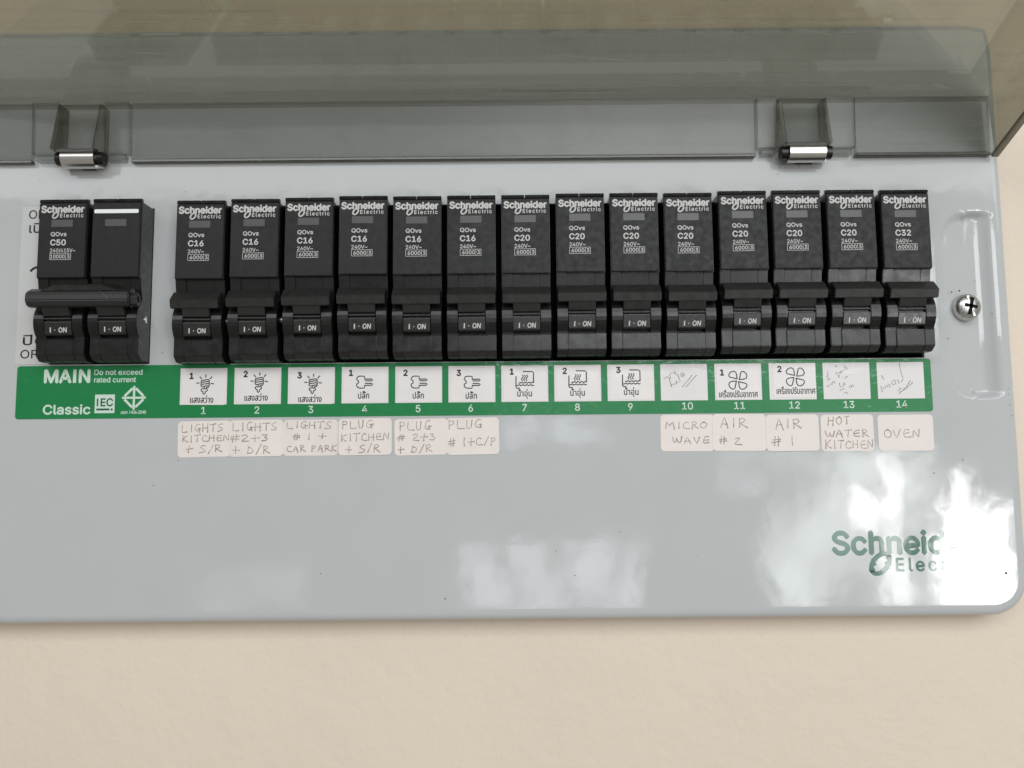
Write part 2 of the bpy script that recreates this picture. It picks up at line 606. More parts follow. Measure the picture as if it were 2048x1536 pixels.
# emblem between the two words of the logo: a slanted round ring split into an S
def emblem(g, cx, cz, w_, h_, o):
    def pt(a, k, sk=0.42):
        x = math.cos(a) * w_ / 2 * k
        z = math.sin(a) * h_ / 2 * k
        return (cx + x + z * sk, cz + z)
    for a0, a1 in ((R(40), R(222)), (R(-140), R(42))):
        n = 12
        pts = []
        for i in range(n + 1):
            a = a0 + (a1 - a0) * i / n
            pts.append(pt(a, 0.86))
        g.stroke(pts, w_ * 0.24, o)
    for sgn in (1, -1):   # the comb of short ticks either side
        for k in (-0.22, 0.0, 0.22):
            x = cx + sgn * w_ * 0.5
            g.stroke([(x - sgn * w_ * 0.24 + k * h_ * .28, cz + (k + sgn * .03) * h_), (x + k * h_ * .28, cz + (k + sgn * .03) * h_)], h_ * 0.10, o + 0.004)


def logo(g, x0, zb, width, o, k=1.0, bulk=0.115):
    """two-line maker's mark; width of the long word"""
    s = width / 14.0
    text(g, 'Schneider', x0 + 0.05 * s, zb, 2.15 * s, o, x1=x0 + width - 0.05 * s, bulk=bulk * s * 1.5)
    text(g, 'Electric', x0 + 6.2 * s, zb - 1.68 * s, 1.25 * s, o, x1=x0 + 13.8 * s, spacing=1.25, bulk=0.05 * s)
    emblem(g, x0 + 4.65 * s, zb - 0.95 * s, 1.9 * s, 2.25 * s, o)


g = G()
logo(g, 104.4, -29.9 - BZ, 46.5, 0.04, bulk=0.085)
link('maker_logo', g.mesh('maker_logo', recalc=False), M['greenlogo'], board)


# screw in the pocket
def lathe(cx, cz, prof, n=28):
    g = G()
    vs, fs = [], []
    for r, o in prof:
        for i in range(n):
            a = 6.28318 * i / n
            vs.append((cx + r * math.cos(a), o, cz + r * math.sin(a)))
    m_ = len(prof)
    for j in range(m_ - 1):
        for i in range(n):
            fs.append((j * n + i, j * n + (i + 1) % n, (j + 1) * n + (i + 1) % n, (j + 1) * n + i))
    fs.append(tuple(range((m_ - 1) * n, m_ * n)))
    g.add(vs, fs)
    return g


SX, SZ = 153.3, 51.6 - BZ
g = lathe(SX, SZ, [(4.5, -1.5), (4.5, 0.2), (4.35, 0.9), (3.9, 1.6), (3.2, 2.15), (2.3, 2.55), (1.2, 2.75), (0.2, 2.8)])
scr = link('screw', g.mesh('screw', smooth=True), M['screw'], board)
g = G()
for a in (78, 168):
    c, s_ = math.cos(R(a)), math.sin(R(a))
    for hl, hw in ((2.9 if a == 78 else 2.1, 0.55),):
        g.add([(SX + u * hl * c - v * hw * s_, oo, SZ + u * hl * s_ + v * hw * c) for oo, in ((1.2,), (2.86,)) for u, v in ((-1, -1), (1, -1), (1, 1), (-1, 1))],
              [(0, 1, 2, 3), (7, 6, 5, 4), (0, 4, 5, 1), (1, 5, 6, 2), (2, 6, 7, 3), (3, 7, 4, 0)])
link('cross_slot', g.mesh('cross_slot'), M['dark'], scr)
g = G()
for u in (1, -1):  # burred bright edges by the slot
    g.slab([(SX - 1.4 * u, SZ + 3.3 * u), (SX - 0.5 * u, SZ + 3.5 * u), (SX - 0.7 * u, SZ + 1.6 * u)], 2.0, 2.75)
link('burr', g.mesh('burr'), M['steel'], scr)

# ------------------------------------------------------------------ smoked lid (opened 110 degrees)
AL = R(20)
lid = link('lid', None, None, board)
lid['label'] = 'smoked see-through lid swung up and out'
LX0, LX1 = -203.0, 163.8


def lidpt(x, a, b, o0=1.5, z0=124.0):
    """a along the lid away from the hinge, b towards the closed front"""
    return (x, o0 + a * math.cos(AL) - b * math.sin(AL), z0 - BZ + a * math.sin(AL) + b * math.cos(AL))


def hexa(g, p):
    g.add(p, [(0, 1, 2, 3), (7, 6, 5, 4), (0, 4, 5, 1), (1, 5, 6, 2), (2, 6, 7, 3), (3, 7, 4, 0)])


# hinge wall strips lying on the cover
ZH0, ZH1 = 104.7 - BZ, 124.0 - BZ
strips = [(-203, -162.6), (-128.9, 83.6), (117.6, 163.6)]
for x0, x1 in strips:
    g = G()
    g.prism(x0, x1, [(0.35, ZH0), (2.3, ZH0), (3.5, ZH1), (1.6, ZH1)])
    link('hinge_wall', g.mesh('hinge_wall', bevel=0.25), M['smoke'], lid)
    g = G()
    g.box(x0, x1, 0.3, 2.5, ZH0 - 1.1, ZH0 - 0.02)
    link('hinge_wall_edge', g.mesh('hinge_wall_edge', bevel=0.2), M['smoke_edge'], lid)
# the big plate, side bevel, side wall: each an inner and an outer skin that meet their neighbours' along the folds
LEN = 118.0
T = 2.0
SB = -19.2
K1 = (LX1 - 0.2)


def skins(name, inner, outer, m, caps=()):
    g = G()
    n = len(inner)
    g.add(inner + outer, [tuple(range(n)), tuple(range(2 * n - 1, n - 1, -1))] + [(k, (k + 1) % n, (k + 1) % n + n, k + n) for k in caps])
    return link(name, g.mesh(name, recalc=False), m, lid)


A_, B_, C_ = lidpt(LX0, 6.5, 0), lidpt(145.2, 6.5, 0), lidpt(145.2, LEN, 0)
skins('lid_plate', [A_, B_, C_, lidpt(LX0, LEN, 0)], [lidpt(LX0, 6.5, T), lidpt(145.2, 6.5, T), lidpt(145.2, LEN, T), lidpt(LX0, LEN, T)], M['smoke_dark'], (2,))
skins('front_bevel', [lidpt(LX0, -0.6, -1.0), lidpt(K1, -0.6, -1.0), B_, A_],
      [lidpt(LX0, -1.6, T - 1.0), lidpt(LX1 + 1.2, -1.6, T - 1.0), lidpt(145.2, 6.5, T), lidpt(LX0, 6.5, T)], M['smoke_fold'])
skins('side_bevel', [B_, lidpt(K1, -0.6, -1.0), lidpt(K1, LEN, -1.0), C_],
      [lidpt(145.2, 6.5, T), lidpt(LX1 + 1.2, -1.6, T - 1.0), lidpt(LX1 + 1.2, LEN, T - 1.0), lidpt(145.2, LEN, T)], M['smoke_dark'], (2,))
skins('side_wall', [lidpt(K1, -0.6, -1.0), lidpt(K1, -6.4, SB), lidpt(K1, LEN, SB), lidpt(K1, LEN, -1.0)],
      [lidpt(LX1 + 1.2, -1.6, T - 1.0), lidpt(LX1 + 1.4, -6.4, SB), lidpt(LX1 + 1.4, LEN, SB), lidpt(LX1 + 1.2, LEN, T - 1.0)], M['smoke_dark'], (2,))
g = G()
hexa(g, [lidpt(LX1 - 0.3, -6.2, SB - 1.2), lidpt(LX1 + 1.9, -6.2, SB - 1.2), lidpt(LX1 + 1.7, -6.2, SB - 0.03), lidpt(LX1 - 0.3, -6.2, SB - 0.03),
         lidpt(LX1 - 0.3, LEN, SB - 1.2), lidpt(LX1 + 1.9, LEN, SB - 1.2), lidpt(LX1 + 1.7, LEN, SB - 0.03), lidpt(LX1 - 0.3, LEN, SB - 0.03)])
link('side_wall_edge', g.mesh('side_wall_edge'), M['smoke_edge'], lid)

# scratches and scuffs inside the plate, plus a highlight painted along its fold
g = G()
for k, (x0, a0, x1, a1) in enumerate([(-150.0, 6.4, -20.0, 6.45), (0.0, 6.4, 85.0, 6.5), (88.0, 6.45, 140.0, 6.5), (-199.0, 6.5, -152.0, 6.45), (69.0, 18.2, 72.9, 17.5), (58.4, 12.6, 61.6, 12.1), (108.6, 6.2, 113.1, 5.9), (127.3, 6.2, 130.8, 5.9), (-117.5, 37.7, -83.4, 35.5), (-83.4, 35.5, -49.1, 31.6), (11.5, 20.8, 43.2, 17.4), (-109.1, 36.2, -76.5, 33.1), (66.3, 12.1, 90.3, 9.0), (24.6, 37.1, 74.1, 33.0), (74.1, 33.0, 107.3, 26.3), (-125.0, 34.5, -105.1, 34.7), (90.3, 9.0, 139.7, 6.7), (-20.1, 5.4, 47.5, 4.8), (-120.7, 22.9, -109.8, 22.4)]):
    wd = (0.09 if k < 4 else 0.05) + 0.03 * (k % 3)
    p = [lidpt(x0, a0, -0.05), lidpt((x0 + x1) / 2, (a0 + a1) / 2 - wd, -0.05), lidpt(x1, a1, -0.05), lidpt((x0 + x1) / 2, (a0 + a1) / 2 + wd, -0.05)]
    g.add(p, [(0, 1, 2, 3)])
so = link('scratch_and_glint', g.mesh('scratch_and_glint', recalc=False), M['scratch_and_glint'], lid)
so['kind'] = 'stuff'

# hinges: a stepped block, a raised knuckle and a rolled steel clip
for (xb0, xb1, xk0, xk1) in ((-162.3, -129.3, -152.8, -137.6), (83.9, 117.3, 90.9, 107.2)):
    g = G()
    pb = [(0.5, 106.3 - BZ), (3.4, 106.3 - BZ), (4.5, ZH1), (1.8, ZH1)]
    g.prism(xb0 + 0.05, xk0 - 0.1, pb)
    g.prism(xk1 + 0.1, xb1 - 0.05, pb)
    g.box(xb0 + 1.2, xk0 - 1.0, 0.35, 3.0, 103.9 - BZ, 106.25 - BZ)
    g.box(xk1 + 1.0, xb1 - 1.2, 0.35, 3.0, 103.9 - BZ, 106.25 - BZ)
    ob = link('hinge_block', g.mesh('hinge_block', bevel=0.3), M['smoke'], lid)
    g = G()
    t_ = 1.2
    zt_, zb_ = ZH1 - 1.2, 105.8 - BZ
    for xa, xb in ((xk0, xk0 + t_), (xk1 - t_, xk1)):
        q_ = G()
        q_.prism(xa, xb, [(0.35, zb_), (9.4, zb_), (5.4, zt_), (0.35, zt_)])
        link('knuckle_cheek', q_.mesh('knuckle_cheek', bevel=0.15), M['smoke_cheek'], lid)
    g.prism(xk0 + t_ + .02, xk1 - t_ - .02, [(8.3, zb_), (9.4, zb_), (5.4, zt_), (4.3, zt_)])
    link('hinge_knuckle', g.mesh('hinge_knuckle', bevel=0.15), M['smoke'], lid)
    g = G()
    g.box(xk0 + t_ + .05, xk1 - t_ - .05, 6.6, 8.2, 105.2 - BZ, 106.4 - BZ)
    link('knuckle_lip', g.mesh('knuckle_lip', bevel=0.1), M['smoke_edge'], lid)
    # black pin
    g = G()
    cz_, cc, rad = 104.0 - BZ, 4.6, 2.3
    pr = [(cc + rad * math.cos(R(t)), cz_ + rad * math.sin(R(t))) for t in range(0, 360, 20)]
    g.prism(xk0 + 0.3, xk1 + 0.9, pr)
    link('hinge_pin', g.mesh('hinge_pin', smooth=True), M['black'], lid)
    # clip: rolled sheet
    g = G()
    r1, r0 = 3.3, 2.5
    arc = [(t) for t in range(-110, 111, 14)]
    outer = [(cc + r1 * math.cos(R(t)), cz_ + r1 * math.sin(R(t))) for t in arc]
    inner = [(cc + r0 * math.cos(R(t)), cz_ + r0 * math.sin(R(t))) for t in reversed(arc)]
    xc0, xc1 = xk0 + 2.6, xk1 - 1.5
    n = len(outer)
    pf = outer + inner
    vs = [(xc0, o, z) for o, z in pf] + [(xc1, o, z) for o, z in pf]
    N = len(pf)
    fs = [(i, (i + 1) % N, (i + 1) % N + N, i + N) for i in range(N)]
    fs += [(i, i + 1, N - 2 - i, N - 1 - i) for i in range(n - 1)]
    fs += [(i + N, i + 1 + N, 2 * N - 2 - i, 2 * N - 1 - i) for i in range(n - 1)]
    g.add(vs, fs)
    # lower flap running down to the cover
    g.prism(xc0 + 0.9, xc1 + 0.6, [(cc + 0.3, cz_ - 3.2), (cc + 0.6, cz_ - 2.4), (0.2, cz_ - 1.4), (0.2, cz_ - 1.9)])
    link('hinge_clip', g.mesh('hinge_clip', smooth=True), M['steel'], lid)
    g = G()
    g.box(xc0 + 4.0, xc1 - 2.6, 0.05, 0.7, cz_ - 2.3, cz_ - 1.85)
    link('clip_slot', g.mesh('clip_slot'), M['dark'], lid)

# ------------------------------------------------------------------ circuit breakers
HW = 7.95


def arc_pts(z0, z1, base, sag, n=9):
    h = (z1 - z0) / 2
    r = (h * h + sag * sag) / (2 * sag)
    cz = (z0 + z1) / 2
    cc = base + sag - r
    th = math.asin(h / r)
    return [(cc + r * math.cos(-th + 2 * th * i / n), cz + r * math.sin(-th + 2 * th * i / n)) for i in range(n + 1)]


def housing_mesh():
    g = G()

    def prof(block, rec, cheek):
        p = [(-8, 0.25), (4.6, 0.1), (6.2, 0.2), (block - 0.25, 1.7), (block, 2.0), (block, 7.05)]
        if cheek:
            p += arc_pts(7.7, 18.2, 8.3, 2.2)
        else:
            p += [(block - 0.3, 7.35), (6.0, 7.4), (6.0, 19.2)]
        p += [(rec - 1.6, 20.5), (rec - 1.0, 22.0), (rec, 26.95), (9.2, 27.0), (9.2, 52.6), (-8, 52.9)]
        return p
    g.prism(-HW, -4.50, prof(8.2, 8.85, True))
    g.prism(-4.46, 4.56, prof(8.55, 8.3, False))
    g.prism(4.60, HW, prof(8.55, 8.3, True))
    return g.mesh('housing', bevel=0.16, seg=2)


def plate_mesh():
    g = G()
    g.prism(-HW + 0.15, HW - 0.15, [(9.25, 27.1), (10.0, 27.25), (10.0, 51.9), (9.85, 52.2), (9.25, 52.3)])
    return g.mesh('label_plate', bevel=0.18, seg=2)


def cap_mesh():
    g = G()
    for x0, x1 in ((-HW, -0.35), (-0.15, HW)):
        g.prism(x0, x1, [(8.0, 52.4), (9.95, 52.3), (9.6, 53.5), (8.0, 53.7)])
    return g.mesh('top_rim', bevel=0.15, seg=2)


def handle_mesh(hw=7.75):
    g = G()
    g.prism(-hw, hw, [(9.6, 22.5), (10.4, 22.6), (13.5, 19.5), (12.7, 16.9), (10.8, 16.9)])
    g.prism(-4.35, 4.45, [(12.2, 17.2), (10.9, 14.4), (9.6, 14.4), (9.6, 17.2)])
    return g.mesh('handle', bevel=0.16, seg=2)


def drum_mesh():
    g = G()
    g.prism(-4.3, 4.4, [(6.5, 14.6), (9.2, 14.4), (9.2, 13.95), (10.5, 13.85), (10.6, 13.5), (10.5, 13.3), (9.3, 13.2), (9.3, 12.75),
                        (10.35, 12.65), (10.45, 12.3), (9.75, 8.7), (9.2, 8.3), (6.5, 8.2)])
    return g.mesh('drum', bevel=0.06)


def on_mesh():
    g = G()
    tan = (10.45 - 9.75) / 3.6

    def oo(z):
        return 9.75 + (z - 8.7) * tan + 0.03
    text(g, 'I', -2.55, 9.2, 1.5, 0, bulk=0.07, shear=0.1)
    g.disc(-0.95, 9.95, 0.18, 0, 0.004, 8)
    text(g, 'ON', 0.3, 9.2, 1.5, 0, x1=2.95, bulk=0.07, shear=0.1)
    g.v = [(x, oo(z) + o, z) for x, o, z in g.v]
    return g.mesh('position_lettering', recalc=False)


def window_mesh():
    g = G()
    g.box(-HW + 4.35, -HW + 11.3, 9.9, 10.03, 78.95 - 34.8, 81.3 - 34.8)
    return g.mesh('indicator_window')


def rating_mesh(rate, volts, ka, kx, mono=True):
    g = G()
    x = -HW
    o = 10.03
    zz = -34.8
    logo(g, x + 0.9, 83.8 + zz, 14.0, o)
    text(g, 'QOvs', x + 4.3, 75.85 + zz, 1.32, o, x1=x + 9.4, bulk=0.05)
    text(g, rate, x + 4.3, 72.8 + zz, 1.85, o, x1=x + 9.25, bulk=0.09)
    text(g, volts, x + 4.3, 70.42 + zz, 1.22, o, x1=x + (9.5 if mono else 12.5), bulk=0.03)
    a, b, c, d = x + 4.3, x + 11.1, 68.0 + zz, 70.05 + zz
    wd = 0.14
    for p in ([(a, c), (b, c)], [(a, d), (b, d)], [(a, c), (a, d)], [(b, c), (b, d)], [(x + 9.45, c), (x + 9.45, d)]):
        g.stroke(p, wd, o + 0.004 * random.randint(0, 3))
    text(g, ka, x + kx, 68.42 + zz, 1.22, o, x1=x + 9.1, bulk=0.035)
    text(g, '3', x + 9.85, 68.42 + zz, 1.22, o, x1=x + 10.75, bulk=0.035)
    return g.mesh('rating_lettering', recalc=False)


def rivet_mesh():
    g = G()
    n = 16
    for x0, x1, r in ((HW - 0.3, HW + 0.22, 1.0), (HW + 0.22, HW + 0.35, 0.7)):
        vs = [(x0, 4.0 + r * math.cos(6.283 * i / n), 14.0 + r * 1.15 * math.sin(6.283 * i / n)) for i in range(n)]
        vs += [(x1, a, b) for _, a, b in vs]
        g.add(vs, [tuple(range(n)), tuple(range(2 * n - 1, n - 1, -1))] + [(i, (i + 1) % n, (i + 1) % n + n, i + n) for i in range(n)])
    return g.mesh('rivet', smooth=True)


ME = dict(housing=housing_mesh(), plate=plate_mesh(), cap=cap_mesh(), handle=handle_mesh(), drum=drum_mesh(), on=on_mesh(), win=window_mesh(), riv=rivet_mesh())
RATE = {k: rating_mesh(k, '240V~', '6000', 4.95) for k in ('C16', 'C20', 'C32')}
RATE['C50'] = rating_mesh('C50', '240/415V~', '10000', 4.45, False)


def pole(root, rate=None, handle=True, loc=(0, 0, 0)):
    link('housing', ME['housing'], M['black'], root, loc)
    pl = link('label_plate', ME['plate'], M['plate'], root, loc)
    link('top_rim', ME['cap'], M['black'], root, loc)
    link('indicator_window', ME['win'], M['window'], pl)
    if rate:
        link('rating_lettering', RATE[rate], M['print'], pl)
    dr = link('drum', ME['drum'], M['drum'], root, loc)
    link('position_lettering', ME['on'], M['print'], dr)
    if handle:
        link('handle', ME['handle'], M['handle'], root, loc)


BR = [('C16', 'lights one, farthest left of the long row'), ('C16', ''), ('C16', ''), ('C16', ''), ('C16', ''), ('C16', ''),
      ('C20', ''), ('C20', ''), ('C20', ''), ('C20', ''), ('C20', ''), ('C20', ''), ('C20', ''), ('C32', '')]
LAB = ['black C16 circuit breaker above the first light bulb card, leftmost of the long row',
       'black C16 circuit breaker above the middle one of the three light bulb cards',
       'black C16 circuit breaker above the rightmost of the three light bulb cards',
       'black C16 circuit breaker above the leftmost of the three plug cards',
       'black C16 circuit breaker above the middle one of the three plug cards',
       'black C16 circuit breaker above the rightmost plug card, beside the first C20 breaker',
       'black C20 circuit breaker above the leftmost hot water card, beside the last C16 breaker',
       'black C20 circuit breaker above the middle one of the three hot water cards',
       'black C20 circuit breaker above the rightmost of the three hot water cards',
       'black C20 circuit breaker above the pencilled card over the MICRO WAVE sticker',
       'black C20 circuit breaker above the left fan card over the AIR #2 sticker',
       'black C20 circuit breaker above the right fan card over the AIR #1 sticker',
       'black C20 circuit breaker above the pencilled card over the HOT WATER KITCHEN sticker',
       'black C32 circuit breaker above the OVEN sticker, rightmost of the long row']
DZ = [-0.7, -0.35, -0.05, 0.35, 0.1, 0.2, 0.2, 0.55, 0.55, 0.4, 0.95, 1.0, 1.0, 0.8]
DX = [0.0, 0.1, 0.1, 0.05, 0.0, 0.0, 0.0, 0.1, 0.0, 0.0, 0.15, -0.05, 0.0, 0.0]
TW = [0.3, 0.2, 0.15, 0.1, 0.05, 0, -0.05, 0, 0, -0.1, -0.15, 0.05, -0.1, -0.15]
LEAN = [0.6, 0.3, 0.4, 0.2, 0.1, 0, 0, 0.1, 0, 0, 0.3, 0.2, 0.4, 0.3]
protos = {}
rows_ = []
for i in range(14):
    rate = BR[i][0]
    x = -110.0 + 17.83 * i + HW + DX[i]
    if rate not in protos:
        r = thing('circuit_breaker', LAB[i], 'circuit breaker', (x, 0, 34.9 + DZ[i]), 'single pole breakers in the long row')
        pole(r, rate)
        protos[rate] = r
    else:
        r = copy_tree(protos[rate])
    r.location = (x * MM, 0, (34.9 + DZ[i]) * MM)
    r.rotation_euler = (R(-LEAN[i] * 0.3), R(TW[i] * 0.8), 0)
    r['label'] = LAB[i]
    rows_.append(r)

for r in rows_[:2]:
    link('rivet', ME['riv'], M['steel'], r)

# dust and scuffs, different on each breaker
drnd = random.Random(11)
for k, r in enumerate(rows_):
    g = G()
    for q in range(6 + (14 if k == 9 else 0)):
        zone = drnd.choice((0, 1, 2))
        x = drnd.uniform(-7.3, 7.3)
        if k == 9 and q > 5:
            z, o = drnd.uniform(1.2, 1.7), 7.75
            x = drnd.uniform(-1.5, 6.8)
        elif zone == 0:
            z, o = drnd.uniform(27.6, 51.5), 10.03
        elif zone == 1:
            z, o = drnd.uniform(2.2, 6.6), 8.6
            x = abs(x) * 0.9 - 1
        else:
            z, o = drnd.uniform(17.2, 19.2), 13.5
            x *= 0.9
        sz = drnd.uniform(0.05, 0.13) * (1.6 if k == 9 and q > 5 else 1)
        a = drnd.uniform(0, 3.14)
        g.slab([(x + sz * math.cos(a + t) * (1 + .5 * (t > 3)), z + sz * .7 * math.sin(a + t)) for t in (0, 1.4, 2.9, 4.4)], o - 0.1, o)
    d = link('dust', g.mesh('dust'), M['dustm'], r)
    d['kind'] = 'stuff'

# main two pole breaker
mb = thing('main_breaker', 'black two pole C50 main breaker with a joined toggle bar and white stripe, far left', 'circuit breaker', (-138.0, 0, 34.9))
pole(mb, 'C50', False, (-8.95, 0, 0.0))
pole(mb, None, False, (8.65, 0, 0.1))
link('rivet', ME['riv'], M['steel'], mb, (8.65, 0, 0.1))
g = G()
g.slab(rrect(1.4, 15.9, 48.6, 49.9, 0.35), 10.02, 10.09)
link('white_bar', g.mesh('white_bar'), M['bar'], mb)
for cx in (-8.95, 8.65):
    g = G()
    g.prism(cx - 4.35, cx + 4.45, [(13.2, 17.6), (10.9, 14.4), (9.6, 14.4), (9.6, 17.6)])
    link('toggle_neck', g.mesh('toggle_neck', bevel=0.15, seg=2), M['handle'], mb)
g = G()
g.prism(-17.0, 16.0, [(10.5, 22.9), (12.2, 23.1), (14.8, 21.6), (15.5, 20.8), (15.6, 18.6), (14.4, 16.9), (12.0, 16.8), (10.5, 17.2)])
tb = link('toggle_bar', g.mesh('toggle_bar', bevel=0.35, seg=2), M['handle'], mb)
g = G()
vs = []
prof = [(10.6, 22.7), (12.2, 23.0), (14.2, 21.9)]
g.add([(-13.2, 11.2, 22.7), (12.0, 11.2, 22.7), (12.0, 14.6, 21.7), (-13.2, 14.6, 21.7), (-9.4, 11.3, 24.8), (6.2, 11.3, 24.8), (5.6, 13.4, 24.0), (-9.2, 13.4, 24.0)],
      [(3, 2, 1, 0), (4, 5, 6, 7), (0, 1, 5, 4), (1, 2, 6, 5), (2, 3, 7, 6), (3, 0, 4, 7)])
link('grip_hump', g.mesh('grip_hump', bevel=0.3, seg=2), M['handle'], tb)
g = G()
g.slab([(6.4, 21.9), (9.8, 19.3), (10.0, 18.2), (9.3, 19.0)], 15.3, 15.72)  # lighter grey sliver on the front of the bar
link('grey_mark', g.mesh('grey_mark'), M['window'], tb)
g = G()
n = 6
for r, x0, x1, nm in ((1.9, 16.0, 18.0, 0),):
    cz, cc = 19.2, 12.6
    vs = []
    for x in (x0, x1):
        for rr in (r, r * 0.5):
            vs += [(x, cc + rr * math.cos(6.283 * i / n + .3), cz + 1.25 * rr * math.sin(6.283 * i / n + .3)) for i in range(n)]
    fs = []
    for i in range(n):
        j = (i + 1) % n
        fs += [(i, j, 2 * n + j, 2 * n + i), (n + i, n + j, 3 * n + j, 3 * n + i), (2 * n + i, 2 * n + j, 3 * n + j, 3 * n + i), (i, j, n + j, n + i)]
    g.add(vs, fs)
link('bar_socket', g.mesh('bar_socket', bevel=0.1), M['handle'], tb)

# ------------------------------------------------------------------ printed paper behind the main breaker
g = G()
g.slab(rrect(-166.2, -113.0, 34.9, 89.4, 0.8), 0.06, 0.16)
# keep the paper clear of the opening: frame it round the breaker
g = G()
g.box(-166.2, -155.3, 0.06, 0.15, 34.9, 89.2)
pos = thing('position_card', 'thin white vinyl label with ON and OFF lettering half hidden behind the main breaker', 'label', (0, 0, 0))
link('vinyl', g.mesh('vinyl'), M['whites'], pos)
g = G()
text(g, 'ON', -163.9, 84.9, 2.9, 0.19, x1=-158.2, bulk=0.03)
text(g, 'เปิด', -163.6, 80.0, 2.4, 0.19, x1=-156.6, bulk=0.05)
text(g, 'ปิด', -163.9, 41.5, 2.4, 0.19, x1=-156.5, bulk=0.05)
text(g, 'OFF', -164.5, 37.0, 2.8, 0.19, x1=-156.2, bulk=0.03)
g.stroke([(-162.4, 66.8), (-161.6, 67.6), (-160.6, 68.0), (-159, 68.1)], 0.8, 0.19)
# letters that would run under the breaker are cut at the card's edge
g.v = [(min(x, -155.4), o, z) for x, o, z in g.v]
cl = link('card_lettering', g.mesh('card_lettering', recalc=False), M['ink'], pos)
cl['kind'] = 'stuff'

# ------------------------------------------------------------------ green label strip
strip = thing('label_strip', 'long green adhesive label strip with MAIN and circuit numbers under the breakers', 'label strip', (0, 0, 0))
g = G()
out = rrect(-165.3, 139.9, 16.6, 34.35, 1.0)
g.slab(out, 0.05, 0.17)
link('green_film', g.mesh('green_film'), M['green'], strip)
g = G()
O = 0.20
text(g, 'MA', -156.0, 28.75, 4.2, O, x1=-147.2, bulk=0.25)
g.box(-146.55, -145.45, O - 0.01, O + 0.012, 28.6, 33.1)
text(g, 'N', -144.4, 28.75, 4.2, O, x1=-141.0, bulk=0.25)
text(g, 'Do not exceed', -139.4, 31.2, 1.7, O, x1=-123.4, bulk=0.05)
text(g, 'rated current', -139.4, 28.7, 1.7, O, x1=-125.5, bulk=0.05)
text(g, 'Classic', -156.0, 18.2, 3.0, O, x1=-140.4, bulk=0.14)
text(g, 'มอก 1436-2540', -130.1, 18.1, 0.8, O, x1=-121.8, bulk=0.03)
g.box(-138.9, -132.3, O - 0.02, O + 0.02, 18.4, 24.6)
cx, cz = -125.95, 23.45
h = 3.75
g.stroke([(cx, cz - h), (cx, cz + h)], 0.75, O + 0.008)
g.stroke([(cx - h, cz), (cx + h, cz)], 0.7, O + 0.012)
for sx, sz in ((1, 1), (-1, 1), (-1, -1), (1, -1)):
    g.stroke([(cx + sx * 0.7, cz + sz * (h - 0.75)), (cx + sx * (h - 0.75), cz + sz * 0.7)], 0.8, O)
link('strip_lettering', g.mesh('strip_lettering', recalc=False), M['strippr'], strip)
g = G()
g.box(-138.25, -137.75, O, O + 0.05, 20.7, 23.25)
text(g, 'EC', -136.9, 20.75, 2.5, O + 0.05, x1=-132.9, bulk=0.1)
g.box(-138.3, -134.0, O, O + 0.05, 19.3, 19.95)
g.disc(-133.2, 19.6, 0.38, O, O + 0.05)
link('badge_lettering', g.mesh('badge_lettering', recalc=False), M['greenlogo'], strip)
LEFT = [-110.65, -92.59, -74.7, -56.8, -38.91, -21.18, -3.54, 14.1, 31.83, 49.56, 67.62, 85.76, 103.74, 121.8]
NUMX = [-102.7, -84.9, -67.0, -49.1, -31.3, -13.8, 4.1, 21.7, 39.3, 58.3, 75.6, 93.9, 112.0, 129.6]
g = G()
for i in range(14):
    text(g, str(i + 1), NUMX[i], 17.85 if i < 9 else 17.95, 2.3, O, align='C', bulk=0.05)
link('circuit_number', g.mesh('circuit_number', recalc=False), M['strippr'], strip)


def wob(x0, x1, z, amp, n, ph=0):
    return [(x0 + (x1 - x0) * i / 24, z + amp * math.sin(ph + n * 6.283 * i / 24)) for i in range(25)]


def tr(pts, sx, ox, oz):
    return [((x - ox) / sx, -(z - oz) / sx) for x, z in pts]


